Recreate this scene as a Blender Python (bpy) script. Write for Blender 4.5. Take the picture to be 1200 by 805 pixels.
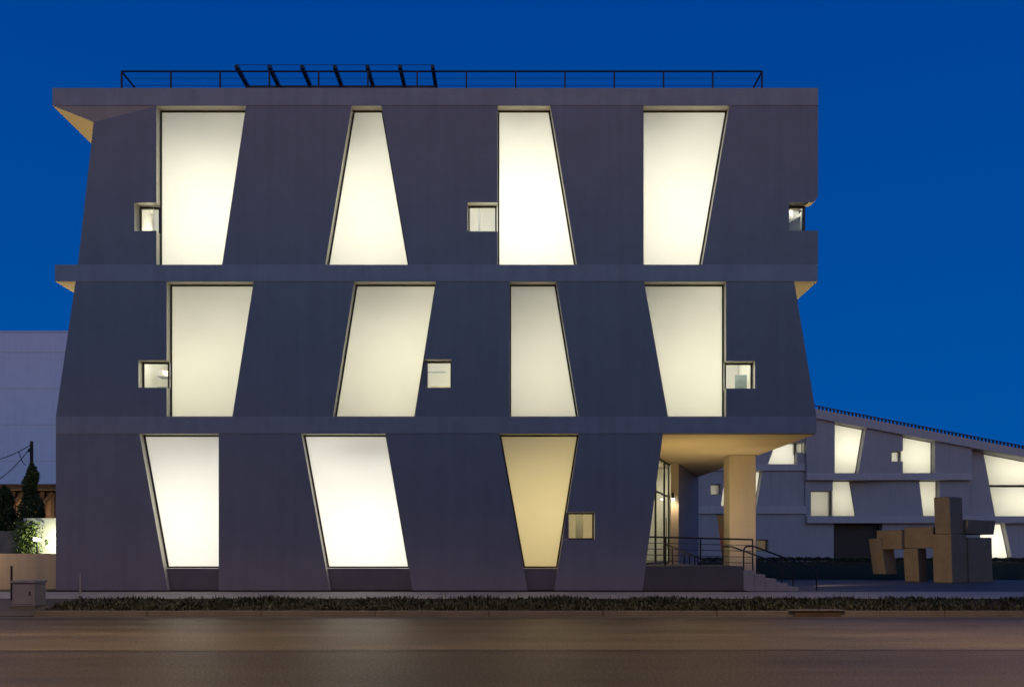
import bpy, bmesh, math, random
from mathutils import Vector, Matrix
R = math.radians
rnd = random.Random(7)

# ------------------------------------------------------------------ clear
for o in list(bpy.data.objects):
    bpy.data.objects.remove(o, do_unlink=True)
scene = bpy.context.scene
C = scene.collection

# ------------------------------------------------------------------ camera
EYE = 1.6
cd = bpy.data.cameras.new('camera'); cam = bpy.data.objects.new('camera', cd); C.objects.link(cam)
cam.location = (0, 0, EYE); cam.rotation_euler = (R(90), 0, 0)
cd.sensor_width = 36; cd.lens = 30; cd.shift_y = 248.5 / 1200
cd.clip_start = 0.1; cd.clip_end = 2000
scene.camera = cam

# ------------------------------------------------------------------ world: clear dusk sky, afterglow behind the camera
w = bpy.data.worlds.new('World'); scene.world = w; w.use_nodes = True
nt = w.node_tree; nt.nodes.clear()
out = nt.nodes.new('ShaderNodeOutputWorld'); bg = nt.nodes.new('ShaderNodeBackground')
sky = nt.nodes.new('ShaderNodeTexSky'); sky.sky_type = 'NISHITA'; sky.sun_disc = False
sky.sun_elevation = R(-1.5); sky.sun_rotation = R(180)
sky.air_density = 1.0; sky.dust_density = 0.4; sky.ozone_density = 4.0
tc = nt.nodes.new('ShaderNodeTexCoord'); sep = nt.nodes.new('ShaderNodeSeparateXYZ')
mr = nt.nodes.new('ShaderNodeMapRange'); mr.inputs['From Min'].default_value = 0.0; mr.inputs['From Max'].default_value = 0.45
mul = nt.nodes.new('ShaderNodeMix'); mul.data_type = 'RGBA'; mul.blend_type = 'MULTIPLY'; mul.inputs[0].default_value = 1
mul.inputs[7].default_value = (2.85, 2.25, 1.62, 1)       # the afterglow half of the sky
deep = nt.nodes.new('ShaderNodeValToRGB')              # the deep blue half, paler towards the horizon
deep.color_ramp.elements[0].position = 0.02; deep.color_ramp.elements[0].color = (0.0, 0.088, 0.375, 1)
deep.color_ramp.elements[1].position = 0.62; deep.color_ramp.elements[1].color = (0.0, 0.046, 0.275, 1)
mixs = nt.nodes.new('ShaderNodeMix'); mixs.data_type = 'RGBA'
nt.links.new(tc.outputs['Generated'], sep.inputs[0]); nt.links.new(sep.outputs['Y'], mr.inputs['Value'])
nt.links.new(sep.outputs['Z'], deep.inputs[0]); nt.links.new(sky.outputs[0], mul.inputs[6])
nt.links.new(mr.outputs['Result'], mixs.inputs[0]); nt.links.new(mul.outputs[2], mixs.inputs[6]); nt.links.new(deep.outputs[0], mixs.inputs[7])
nt.links.new(mixs.outputs[2], bg.inputs['Color']); bg.inputs['Strength'].default_value = 1.0
nt.links.new(bg.outputs[0], out.inputs[0])

# the sun is below the horizon: only its broad, weak afterglow from behind the camera is left
sd = bpy.data.lights.new('sun', 'SUN'); sun = bpy.data.objects.new('sun', sd); C.objects.link(sun)
sd.energy = 0.12; sd.angle = R(60); sd.color = (0.9, 0.95, 1.0); sun.rotation_euler = (R(72), 0, R(-12))

scene.view_settings.view_transform = 'Standard'; scene.view_settings.look = 'None'
scene.view_settings.exposure = 0; scene.view_settings.gamma = 1; scene.view_settings.use_curve_mapping = False
scene.render.engine = 'CYCLES'
cy = scene.cycles
cy.use_denoising = True; cy.max_bounces = 8; cy.diffuse_bounces = 4; cy.glossy_bounces = 3
cy.transmission_bounces = 6; cy.transparent_max_bounces = 8; cy.sample_clamp_indirect = 4
cy.caustics_reflective = False; cy.caustics_refractive = False

# ------------------------------------------------------------------ helpers
def mat(name, col=(0.5,)*3, rough=0.8, metal=0.0, spec=0.5, var=None, scale=3.0, stretch=(1, 1, 1), bump=0.0, bscale=30.0, detail=6):
    m = bpy.data.materials.new(name); m.use_nodes = True
    n = m.node_tree.nodes; l = m.node_tree.links
    b = n['Principled BSDF']
    b.inputs['Base Color'].default_value = (*col, 1); b.inputs['Roughness'].default_value = rough
    b.inputs['Metallic'].default_value = metal; b.inputs['Specular IOR Level'].default_value = spec
    co = n.new('ShaderNodeTexCoord'); mp = n.new('ShaderNodeMapping'); mp.inputs['Scale'].default_value = stretch
    gm = n.new('ShaderNodeNewGeometry')
    l.new(gm.outputs['Position'], mp.inputs[0])
    if var:
        t = n.new('ShaderNodeTexNoise'); t.inputs['Scale'].default_value = scale; t.inputs['Detail'].default_value = detail
        t.inputs['Roughness'].default_value = 0.65
        r = n.new('ShaderNodeValToRGB')
        r.color_ramp.elements[0].position = 0.3; r.color_ramp.elements[1].position = 0.7
        r.color_ramp.elements[0].color = (*[c * (1 - var) for c in col], 1)
        r.color_ramp.elements[1].color = (*[min(1, c * (1 + var)) for c in col], 1)
        l.new(mp.outputs[0], t.inputs['Vector']); l.new(t.outputs['Fac'], r.inputs[0]); l.new(r.outputs[0], b.inputs['Base Color'])
    if bump:
        t2 = n.new('ShaderNodeTexNoise'); t2.inputs['Scale'].default_value = bscale; t2.inputs['Detail'].default_value = 4
        bp = n.new('ShaderNodeBump'); bp.inputs['Strength'].default_value = bump; bp.inputs['Distance'].default_value = 0.02
        l.new(gm.outputs['Position'], t2.inputs['Vector']); l.new(t2.outputs['Fac'], bp.inputs['Height']); l.new(bp.outputs[0], b.inputs['Normal'])
    return m

def concrete(name, col, streak=0.065, mottle=0.10):
    """cast concrete: broad mottling, faint vertical run marks, fine pores"""
    m = mat(name, col, 0.75, spec=0.35)
    n = m.node_tree.nodes; l = m.node_tree.links; b = n['Principled BSDF']
    g = n.new('ShaderNodeNewGeometry')
    mp = n.new('ShaderNodeMapping'); mp.inputs['Scale'].default_value = (3.0, 3.0, 0.12)
    t1 = n.new('ShaderNodeTexNoise'); t1.inputs['Scale'].default_value = 1.2; t1.inputs['Detail'].default_value = 5
    t2 = n.new('ShaderNodeTexNoise'); t2.inputs['Scale'].default_value = 0.9; t2.inputs['Detail'].default_value = 8; t2.inputs['Roughness'].default_value = 0.7
    t3 = n.new('ShaderNodeTexNoise'); t3.inputs['Scale'].default_value = 45; t3.inputs['Detail'].default_value = 3
    l.new(g.outputs['Position'], mp.inputs[0]); l.new(mp.outputs[0], t1.inputs['Vector'])
    l.new(g.outputs['Position'], t2.inputs['Vector']); l.new(g.outputs['Position'], t3.inputs['Vector'])
    def mm(op, a, bb, av=None, bv=None):
        k = n.new('ShaderNodeMath'); k.operation = op
        if a is not None: l.new(a, k.inputs[0])
        else: k.inputs[0].default_value = av
        if bb is not None: l.new(bb, k.inputs[1])
        else: k.inputs[1].default_value = bv
        return k.outputs[0]
    a = mm('MULTIPLY', mm('SUBTRACT', t1.outputs['Fac'], None, bv=0.5), None, bv=streak * 4)
    c = mm('MULTIPLY', mm('SUBTRACT', t2.outputs['Fac'], None, bv=0.5), None, bv=mottle * 4)
    d = mm('MULTIPLY', mm('SUBTRACT', t3.outputs['Fac'], None, bv=0.5), None, bv=0.25)
    f = mm('ADD', mm('ADD', mm('ADD', a, c), d), None, bv=1.0)
    vm = n.new('ShaderNodeVectorMath'); vm.operation = 'SCALE'; vm.inputs[0].default_value = col
    l.new(f, vm.inputs['Scale']); l.new(vm.outputs[0], b.inputs['Base Color'])
    bp = n.new('ShaderNodeBump'); bp.inputs['Strength'].default_value = 0.15; bp.inputs['Distance'].default_value = 0.01
    l.new(t3.outputs['Fac'], bp.inputs['Height']); l.new(bp.outputs[0], b.inputs['Normal'])
    return m

def link(name, me, m, parent=None):
    o = bpy.data.objects.new(name, me); C.objects.link(o)
    if m: me.materials.append(m)
    if parent: o.parent = parent; o.matrix_parent_inverse = Matrix.Translation(parent.location).inverted() if parent.rotation_euler == parent.rotation_euler else Matrix()
    return o

def fix_parent(o, parent):
    o.parent = parent
    loc = Vector((0, 0, 0)); p = parent
    while p: loc += p.location; p = p.parent
    return loc

def tag(o, label=None, cat=None, group=None, kind=None):
    if label: o['label'] = label
    if cat: o['category'] = cat
    if group: o['group'] = group
    if kind: o['kind'] = kind
    return o

def thing(name, label, cat, loc=(0, 0, 0), group=None):
    o = bpy.data.objects.new(name, None); C.objects.link(o); o.location = loc; o.empty_display_size = 0.3
    return tag(o, label, cat, group)

class MB:
    """mesh builder in world coordinates"""
    def __init__(s): s.v = []; s.f = []
    def poly_prism(s, pts, back):
        """pts: list of 3D points (front face), back: Vector offset of the rear face"""
        n = len(pts); i = len(s.v); back = Vector(back)
        s.v += [Vector(p) for p in pts] + [Vector(p) + back for p in pts]
        s.f.append(list(range(i, i + n))); s.f.append(list(range(i + 2 * n - 1, i + n - 1, -1)))
        for k in range(n):
            a, b = i + k, i + (k + 1) % n
            s.f.append([b, a, a + n, b + n])
        return s
    def box(s, x0, x1, y0, y1, z0, z1):
        return s.poly_prism([(x0, y0, z0), (x1, y0, z0), (x1, y0, z1), (x0, y0, z1)], (0, y1 - y0, 0))
    def bar(s, a, b, r, n=6, r2=None):
        a, b = Vector(a), Vector(b); d = (b - a); L = d.length
        if L < 1e-6: return s
        d /= L
        up = Vector((0, 0, 1)) if abs(d.z) < 0.9 else Vector((0, 1, 0))
        u = d.cross(up).normalized(); v = d.cross(u)
        r2 = r if r2 is None else r2; i = len(s.v)
        off = math.pi / n if n == 4 else 0
        rr = math.sqrt(2) if n == 4 else 1
        for p, q in ((a, r * rr), (b, r2 * rr)):
            for k in range(n):
                t = 2 * math.pi * k / n + off
                s.v.append(p + q * (math.cos(t) * u + math.sin(t) * v))
        s.f.append(list(range(i, i + n))); s.f.append(list(range(i + 2 * n - 1, i + n - 1, -1)))
        for k in range(n):
            b1, b2 = i + k, i + (k + 1) % n
            s.f.append([b2, b1, b1 + n, b2 + n])
        return s
    def path(s, pts, r, n=6):
        for a, b in zip(pts, pts[1:]): s.bar(a, b, r, n)
        return s
    def quad(s, *p):
        i = len(s.v); s.v += [Vector(q) for q in p]; s.f.append(list(range(i, i + len(p)))); return s
    def build(s, name, m, parent=None, bevel=0.0, smooth=False):
        loc = Vector((0, 0, 0)); p = parent
        while p: loc += p.location; p = p.parent
        me = bpy.data.meshes.new(name)
        me.from_pydata([tuple(v - loc) for v in s.v], [], s.f)
        bm = bmesh.new(); bm.from_mesh(me); bmesh.ops.recalc_face_normals(bm, faces=bm.faces)
        if bevel:
            bmesh.ops.bevel(bm, geom=[e for e in bm.edges if e.calc_face_angle(0) > 0.5], offset=bevel, segments=2, affect='EDGES', profile=0.5)
        bm.to_mesh(me); bm.free()
        if smooth:
            for f in me.polygons: f.use_smooth = True
        o = bpy.data.objects.new(name, me); C.objects.link(o)
        if m: me.materials.append(m)
        if parent: o.parent = parent
        return o

def copy_tree(o, loc=None, parent=None):
    c = o.copy(); C.objects.link(c)
    if parent: c.parent = parent
    if loc is not None: c.location = loc
    for ch in list(o.children): copy_tree(ch, None, c)
    return c

def W(px, py, Y):
    """the point at depth Y seen at photo pixel (px, py)"""
    return Vector(((px - 600) / 1000 * Y, Y, EYE + (651 - py) / 1000 * Y))
def X(px, Y): return (px - 600) / 1000 * Y
def Z(py, Y): return EYE + (651 - py) / 1000 * Y

def inset(pts, d):
    """shrink a convex polygon given in (x, z) by d"""
    n = len(pts); cx = sum(p[0] for p in pts) / n; cz = sum(p[1] for p in pts) / n
    lines = []
    for k in range(n):
        a, b = pts[k], pts[(k + 1) % n]; dx, dz = b[0] - a[0], b[1] - a[1]; L = math.hypot(dx, dz)
        nx, nz = -dz / L, dx / L
        if (cx - a[0]) * nx + (cz - a[1]) * nz < 0: nx, nz = -nx, -nz
        lines.append((nx, nz, nx * a[0] + nz * a[1] + d))
    res = []
    for k in range(n):
        a, b = lines[k - 1], lines[k]; det = a[0] * b[1] - a[1] * b[0]
        res.append(((a[2] * b[1] - a[1] * b[2]) / det, (a[0] * b[2] - a[2] * b[0]) / det))
    return res

def light(name, kind, loc, power, col, rot=None, target=None, **kw):
    d = bpy.data.lights.new(name, kind); d.energy = power; d.color = col
    for k, v in kw.items(): setattr(d, k, v)
    o = bpy.data.objects.new(name, d); C.objects.link(o); o.location = loc
    if target is not None: o.rotation_euler = (Vector(target) - Vector(loc)).to_track_quat('-Z', 'Y').to_euler()
    elif rot: o.rotation_euler = rot
    return o

# ------------------------------------------------------------------ materials
M = {}
M['concrete'] = concrete('wall_concrete', (0.27, 0.255, 0.26))
M['band'] = concrete('band_concrete', (0.35, 0.33, 0.335), 0.08, 0.14)
M['wing'] = concrete('wing_concrete_skylit', (0.37, 0.355, 0.36), 0.06, 0.06)  # same concrete as the street front; stronger sky glow put into its tone
M['wingband'] = concrete('wing_band_skylit', (0.45, 0.43, 0.43), 0.06, 0.06)  # lightened along with the wing walls for the same sky glow
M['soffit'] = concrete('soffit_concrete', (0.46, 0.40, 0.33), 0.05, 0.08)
M['reveal'] = concrete('reveal_glow_tone', (0.80, 0.74, 0.57), .03, .05)  # window glow painted in: paler and yellower than the panels' own concrete
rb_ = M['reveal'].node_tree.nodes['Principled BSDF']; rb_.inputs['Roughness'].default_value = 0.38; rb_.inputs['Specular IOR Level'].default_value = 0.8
M['frame'] = mat('window_frame_metal', (0.055, 0.05, 0.04), 0.45, 0.6)
M['spandrel'] = mat('spandrel_panel', (0.16, 0.15, 0.155), 0.5, var=0.1, scale=2)
M['room'] = mat('room_plaster', (0.82, 0.80, 0.76), 0.9, var=0.03, scale=1)
M['steel'] = mat('dark_painted_steel', (0.018, 0.018, 0.022), 0.45, 0.3)
M['cable'] = mat('stainless_cable', (0.12, 0.12, 0.14), 0.4, 0.8)

def frosted(name, col):
    m = bpy.data.materials.new(name); m.use_nodes = True; n = m.node_tree.nodes; l = m.node_tree.links; n.clear()
    o = n.new('ShaderNodeOutputMaterial'); t = n.new('ShaderNodeBsdfTranslucent'); t.inputs[0].default_value = (*col, 1)
    g = n.new('ShaderNodeBsdfGlossy'); g.inputs['Roughness'].default_value = 0.25; g.inputs[0].default_value = (0.8, 0.8, 0.8, 1)
    gm = n.new('ShaderNodeNewGeometry'); tx = n.new('ShaderNodeTexNoise'); tx.inputs['Scale'].default_value = 0.8; tx.inputs['Detail'].default_value = 3
    l.new(gm.outputs['Position'], tx.inputs['Vector'])
    r = n.new('ShaderNodeValToRGB'); r.color_ramp.elements[0].color = (*[c * 0.93 for c in col], 1); r.color_ramp.elements[1].color = (*col, 1)
    l.new(tx.outputs['Fac'], r.inputs[0]); l.new(r.outputs[0], t.inputs[0])
    mx = n.new('ShaderNodeMixShader'); mx.inputs[0].default_value = 0.04
    l.new(t.outputs[0], mx.inputs[1]); l.new(g.outputs[0], mx.inputs[2]); l.new(mx.outputs[0], o.inputs[0])
    return m
M['frosted'] = frosted('frosted_glass', (0.86, 0.86, 0.83))
def clear(name, tintc, gl):
    m = bpy.data.materials.new(name); m.use_nodes = True; n = m.node_tree.nodes; l = m.node_tree.links; n.clear()
    o = n.new('ShaderNodeOutputMaterial'); t = n.new('ShaderNodeBsdfTransparent'); t.inputs[0].default_value = (*tintc, 1)
    g = n.new('ShaderNodeBsdfGlossy'); g.inputs['Roughness'].default_value = 0.03
    mx = n.new('ShaderNodeMixShader'); mx.inputs[0].default_value = gl
    l.new(t.outputs[0], mx.inputs[1]); l.new(g.outputs[0], mx.inputs[2]); l.new(mx.outputs[0], o.inputs[0])
    return m
M['clear'] = clear('clear_glass', (0.92, 0.94, 0.92), 0.06)
M['lobbyglass'] = clear('lobby_glass', (0.62, 0.66, 0.55), 0.22)
M['darkglass'] = mat('dark_tinted_glass', (0.02, 0.04, 0.035), 0.08, spec=0.6)
def emissive(name, col, s):
    m = mat(name, col); b = m.node_tree.nodes['Principled BSDF']
    b.inputs['Emission Color'].default_value = (*col, 1); b.inputs['Emission Strength'].default_value = s
    return m
M['lampglow'] = emissive('lamp_glow', (1.0, 0.93, 0.8), 30)

# =================================================================== STRUCTURE: ground, road, paths
def sheet(name, pts, m, kind='structure'):
    o = MB().quad(*pts).build(name, m); return tag(o, kind=kind)

def asphalt(name, col):
    m = mat(name, (0.06, 0.056, 0.052), 0.55, spec=0.2)
    n = m.node_tree.nodes; l = m.node_tree.links; b = n['Principled BSDF']; g = n.new('ShaderNodeNewGeometry')
    def noise(scale, det, stretch=(1, 1, 1)):
        mp = n.new('ShaderNodeMapping'); mp.inputs['Scale'].default_value = stretch; l.new(g.outputs['Position'], mp.inputs[0])
        t = n.new('ShaderNodeTexNoise'); t.inputs['Scale'].default_value = scale; t.inputs['Detail'].default_value = det; t.inputs['Roughness'].default_value = 0.7
        l.new(mp.outputs[0], t.inputs['Vector']); return t.outputs['Fac']
    def ramp(f, p0, c0, p1, c1):
        r = n.new('ShaderNodeValToRGB'); r.color_ramp.elements[0].position = p0; r.color_ramp.elements[1].position = p1
        r.color_ramp.elements[0].color = (c0, c0, c0, 1); r.color_ramp.elements[1].color = (c1, c1, c1, 1); l.new(f, r.inputs[0]); return r.outputs[0]
    def mulc(a, bb):
        k = n.new('ShaderNodeMix'); k.data_type = 'RGBA'; k.blend_type = 'MULTIPLY'; k.inputs[0].default_value = 1
        l.new(a, k.inputs[6]); l.new(bb, k.inputs[7]); return k.outputs[2]
    agg = noise(55, 3); lanes = noise(0.9, 4, (0.05, 1, 1)); blot = noise(0.5, 6, (0.5, 1, 1))
    base = n.new('ShaderNodeRGB'); base.outputs[0].default_value = (*col, 1)
    c = mulc(base.outputs[0], ramp(agg, 0.3, 0.4, 0.72, 1.7))
    c = mulc(c, ramp(noise(20, 4, (1, 0.8, 1)), 0.32, 0.45, 0.68, 1.6)); c = mulc(c, ramp(noise(2.5, 5, (0.12, 1, 1)), 0.3, 0.8, 0.7, 1.2))
    c = mulc(c, ramp(lanes, 0.35, 0.72, 0.65, 1.25)); c = mulc(c, ramp(blot, 0.35, 0.8, 0.65, 1.15))
    vo = n.new('ShaderNodeTexVoronoi'); vo.feature = 'DISTANCE_TO_EDGE'; vo.inputs['Scale'].default_value = 0.33
    wn = n.new('ShaderNodeTexNoise'); wn.inputs['Scale'].default_value = 1.5; wn.inputs['Detail'].default_value = 6
    ad = n.new('ShaderNodeVectorMath'); ad.operation = 'ADD'
    l.new(g.outputs['Position'], wn.inputs['Vector']); l.new(g.outputs['Position'], ad.inputs[0]); l.new(wn.outputs['Color'], ad.inputs[1]); l.new(ad.outputs[0], vo.inputs['Vector'])
    c = mulc(c, ramp(vo.outputs['Distance'], 0.0, 0.62, 0.008, 1.0))
    l.new(c, b.inputs['Base Color'])
    l.new(ramp(noise(24, 3), 0.3, 0.36, 0.7, 0.68), b.inputs['Roughness'])
    bp = n.new('ShaderNodeBump'); bp.inputs['Strength'].default_value = 0.35; bp.inputs['Distance'].default_value = 0.01
    l.new(agg, bp.inputs['Height']); l.new(bp.outputs[0], b.inputs['Normal'])
    return m
M['asphalt'] = asphalt('asphalt', (0.068, 0.059, 0.039)); M['oldasphalt'] = asphalt('older_asphalt', (0.033, 0.028, 0.020))
M['seam'] = mat('tar_seam', (0.02, 0.018, 0.016), 0.5, var=0.3, scale=6)
M['kerb'] = concrete('kerb_concrete', (0.125, 0.112, 0.095), 0.05, 0.2)
M['gutter'] = concrete('gutter_concrete', (0.085, 0.076, 0.064), 0.05, 0.25)
M['walk'] = concrete('sidewalk_concrete', (0.36, 0.34, 0.31), 0.05, 0.15)
M['soil'] = mat('soil', (0.045, 0.035, 0.022), 0.95, spec=0.05, var=0.4, scale=8, bump=0.8, bscale=20)
M['ground'] = mat('ground', (0.08, 0.085, 0.06), 0.95, spec=0.05, var=0.3, scale=2)
M['plaza'] = concrete('plaza_paving', (0.13, 0.118, 0.11), 0.05, 0.15)
M['lawn'] = mat('lawn', (0.04, 0.04, 0.02), 0.95, spec=0.03, var=0.4, scale=5, bump=0.7, bscale=40)

sheet('ground', [(-500, -120, -0.02), (500, -120, -0.02), (500, 600, -0.02), (-500, 600, -0.02)], M['ground'])
sheet('road', [(-120, 14.45, 0), (120, 14.45, 0), (120, 21.9, 0), (-120, 21.9, 0)], M['asphalt'])
sheet('near_road_lane', [(-120, 1.5, -.001), (120, 1.5, -.001), (120, 14.45, -.001), (-120, 14.45, -.001)], M['oldasphalt'])
seam = MB()
pts = []
for k in range(121):
    x = -60 + k; pts.append((x, 14.45 + 0.05 * math.sin(x * 0.21) + rnd.uniform(-0.012, 0.012)))
for (x0, y0), (x1, y1) in zip(pts, pts[1:]):
    ww = 0.045
    seam.quad((x0, y0 - ww, 0.004), (x1, y1 - ww, 0.004), (x1, y1 + ww, 0.004), (x0, y0 + ww, 0.004))
tag(seam.build('road_seam', M['seam']), kind='structure')
sheet('gutter', [(-120, 21.85, 0.005), (120, 21.85, 0.005), (120, 22.46, 0.005), (-120, 22.46, 0.005)], M['gutter'])
kb = MB()
x = -12.6
while x < 60:
    L = 3.0; kb.box(x, x + L - 0.012, 22.45, 22.63, -0.02, 0.15); x += L
tag(kb.build('kerb', M['kerb'], bevel=0.015), kind='structure')
sheet('planting_bed', [(-12.6, 22.63, 0.13), (60, 22.63, 0.13), (60, 25.3, 0.33), (-12.6, 25.3, 0.33)], M['soil'])
swk = MB(); x = -40
while x < 60:
    swk.poly_prism([(x, 25.3, 0.34), (x + 1.79, 25.3, 0.34), (x + 1.79, 27.0, 0.46), (x, 27.0, 0.46)], (0, 0, -0.2)); x += 1.8
tag(swk.build('sidewalk', M['walk'], bevel=0.008), kind='structure')
sheet('building_verge', [(-15, 27.0, 0.44), (7.6, 27.0, 0.44), (7.6, 28.3, 0.50), (-15, 28.3, 0.50)], M['soil'])
sheet('driveway', [(-40, 22.4, 0.02), (-12.62, 22.4, 0.02), (-12.62, 25.3, 0.335), (-40, 25.3, 0.335)], M['gutter'])
sheet('yard', [(-60, 27.0, 0.45), (-14.5, 27.0, 0.45), (-14.5, 75, 1.0), (-60, 75, 1.0)], M['ground'])
sheet('plaza', [(7.6, 27.0, 0.455), (70, 27.0, 0.455), (70, 103.5, 0.95), (7.6, 103.5, 0.95)], M['plaza'])
def pz(Y): return 0.455 + (Y - 27) / 76.5 * 0.495
sheet('lawn', [(11.6, 38, pz(38) + .02), (66, 38, pz(38) + .02), (66, 97, pz(97) + .02), (11.6, 97, pz(97) + .02)], M['lawn'])

# =================================================================== MAIN BUILDING
YF = 27.8          # front of the floor bands
YP = 27.82         # front of the wall panels
TH = 0.35
YB = 50.0
school = thing('art_school_building', 'dark concrete building with three storeys of glowing slanted windows on the street', 'building', (0, YF, 0.45))
zb = {k: Z(k, YF) for k in (103, 124, 310, 330, 488, 508, 690)}
GZ = 0.40

# floor bands (slabs)
def slab(name, plan, z0, z1, m):
    return MB().poly_prism([(x, y, z0) for x, y in plan], (0, 0, z1 - z0)).build(name, m, school, bevel=0.02)
slab('roof_slab', [(X(61, YF), YF), (X(959, YF), YF), (X(959, YF), YB), (X(61, YF), YB)], zb[124], zb[103], M['band'])
slab('floor_band', [(X(64, YF), YF), (X(958.5, YF), YF), (X(958.5, YF), YB), (X(64, YF), YB)], zb[330], zb[310], M['band'])
slab('floor_band', [(X(65, YF), YF), (X(957, YF), YF), (9.4, 42.9), (9.15, YB), (X(65, YF), YB)], zb[508], zb[488], M['band'])
# warm concrete ceiling lining over the entrance
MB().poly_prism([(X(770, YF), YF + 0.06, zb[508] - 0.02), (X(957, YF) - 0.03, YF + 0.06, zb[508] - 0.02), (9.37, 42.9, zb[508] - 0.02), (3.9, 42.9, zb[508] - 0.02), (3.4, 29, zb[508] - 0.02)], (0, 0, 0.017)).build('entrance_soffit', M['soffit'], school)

def tint_reveals(o, m='reveal'):
    # the sides of every panel (the window reveals) are paler, window glow put into their colour
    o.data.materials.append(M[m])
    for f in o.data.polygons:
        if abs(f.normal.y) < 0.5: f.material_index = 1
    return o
# wall panels: polygons in photo-plane coordinates at the facade
def panel(pxs, Y=YP, th=TH, m='concrete', parent=school, ztop=None, fold=None):
    pts = []
    for px, py in pxs:
        x = X(px, YF); z = Z(py, YF); y = Y
        if fold: y = fold(x)
        pts.append((x, y, z))
    o = MB().poly_prism(pts, (0, th, 0)).build('wall_panel', M[m], parent)
    return tint_reveals(o)

hinge = X(183, YF); KF = 0.06
foldf = lambda x: YP + KF * max(0, hinge - x)
# top storey: the left panel folds back from its right edge
xB = -13.70; yB_ = foldf(xB); zB = 15.785; xE = -14.24
fp = [(hinge, zb[124]), (xB, zB), (xE, zb[310]), (hinge, zb[310]), (hinge, Z(270, YF)), (X(156.5, YF), Z(270, YF)), (X(156.5, YF), Z(237, YF)), (hinge, Z(237, YF))]
tint_reveals(MB().poly_prism([(x, foldf(x), z) for x, z in fp], (0, TH, 0)).build('wall_panel', M['concrete'], school))
A = Vector((X(61, YF), YF, zb[124])); D = Vector((hinge, YF, zb[124])); Bv = Vector((xB, yB_, zB))
sw = MB(); t = -0.003
A2 = A + Vector((0.02, 0.02, t)); D2 = D + Vector((0, 0.02, t)); A3 = Vector((A2.x, 36, A2.z)); B3 = Vector((xB, 36, zB)); D3 = Vector((hinge, 36, A2.z))
sw.quad(A2, Bv, D2); sw.quad(A2, A3, B3, Bv); sw.quad(A2, D2, D3, A3); sw.quad(D2, Bv, B3, D3); sw.quad(A3, D3, B3)
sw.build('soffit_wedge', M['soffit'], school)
panel([(288, 124), (412, 124), (381, 310), (260, 310)])
panel([(447, 124), (583, 124), (583, 237), (548, 237), (548, 271), (583, 271), (583, 310), (479, 310)])
panel([(645, 124), (754, 124), (754, 310), (676, 310)])
# corner panel with the notch: rounded upper corner of the notch
rc = [(959 - 9 + 9 * math.cos(a), 227 + 10 * math.sin(a)) for a in [R(0), R(20), R(40), R(60), R(80), R(90)]]
panel([(855, 124), (959, 124)] + rc + [(925, 237), (925, 270), (959, 270), (959, 310), (823, 310)])
panel([(88, 330), (195, 330), (195, 422), (162, 422), (162, 454), (195, 454), (195, 488), (65, 488)])
panel([(297, 330), (415, 330), (390, 488), (272, 488)])
panel([(511, 330), (597, 330), (597, 488), (486, 488), (491.4, 454), (529, 454), (529, 421), (496.6, 421)])
panel([(652, 330), (755, 330), (783, 488), (678, 488)])
panel([(851, 330), (931, 330), (957, 488), (851, 488), (851, 455), (885, 455), (885, 423), (851, 423)])
G = 692
panel([(65, 508), (163, 508), (196.5, G), (65, G)])
panel([(256, 508), (353, 508), (386.5, G), (256, G)])
panel([(452, 508), (585, 508), (618.5, G), (483.5, G)])
panel([(679, 508), (777, 508), (753, G), (649.7, G), (659.2, 632), (697, 632), (697, 600), (664.3, 600)])

# side, back and core walls
def wall(name, pts, off, m='concrete'):
    return MB().poly_prism(pts, off).build(name, M[m], school)
yb0 = YP + TH + 0.01
wall('side_wall', [(xB + 0.0, foldf(xB) + TH, zb[124] - .01), (xB + 0.0, YB - .35, zb[124] - .01), (xE, YB - .35, zb[310]), (xE, foldf(xE) + TH, zb[310])], (0.3, 0, 0))
wall('side_wall', [(X(88, YF), yb0, zb[330]), (X(88, YF), YB - .35, zb[330]), (X(65, YF) + .02, YB - .35, zb[488]), (X(65, YF) + .02, yb0, zb[488])], (0.3, 0, 0))
wall('side_wall', [(X(65, YF) + .02, yb0, zb[508]), (X(65, YF) + .02, YB - .35, zb[508]), (X(65, YF) + .02, YB - .35, GZ), (X(65, YF) + .02, yb0, GZ)], (0.3, 0, 0))
wall('side_wall', [(X(959, YF) - .02, 29.7, zb[124]), (X(959, YF) - .02, YB - .35, zb[124]), (X(959, YF) - .02, YB - .35, zb[310]), (X(959, YF) - .02, 29.7, zb[310])], (-0.3, 0, 0))
wall('side_wall', [(X(931, YF), yb0, zb[330]), (X(931, YF), YB - .35, zb[330]), (9.4, YB - .35, zb[488]), (X(957, YF) - .02, yb0, zb[488])], (-0.3, 0, 0))
for za, zc in ((zb[310], zb[124]), (zb[488], zb[330])):
    wall('back_wall', [(X(66, YF), YB - .34, za), (9.1, YB - .34, za), (9.1, YB - .34, zc), (X(66, YF), YB - .34, zc)], (0, 0.33, 0))
wall('back_wall', [(X(66, YF), YB - .34, GZ), (9.1, YB - .34, GZ), (9.1, YB - .34, zb[508]), (X(66, YF), YB - .34, zb[508])], (0, 0.33, 0))

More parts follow.
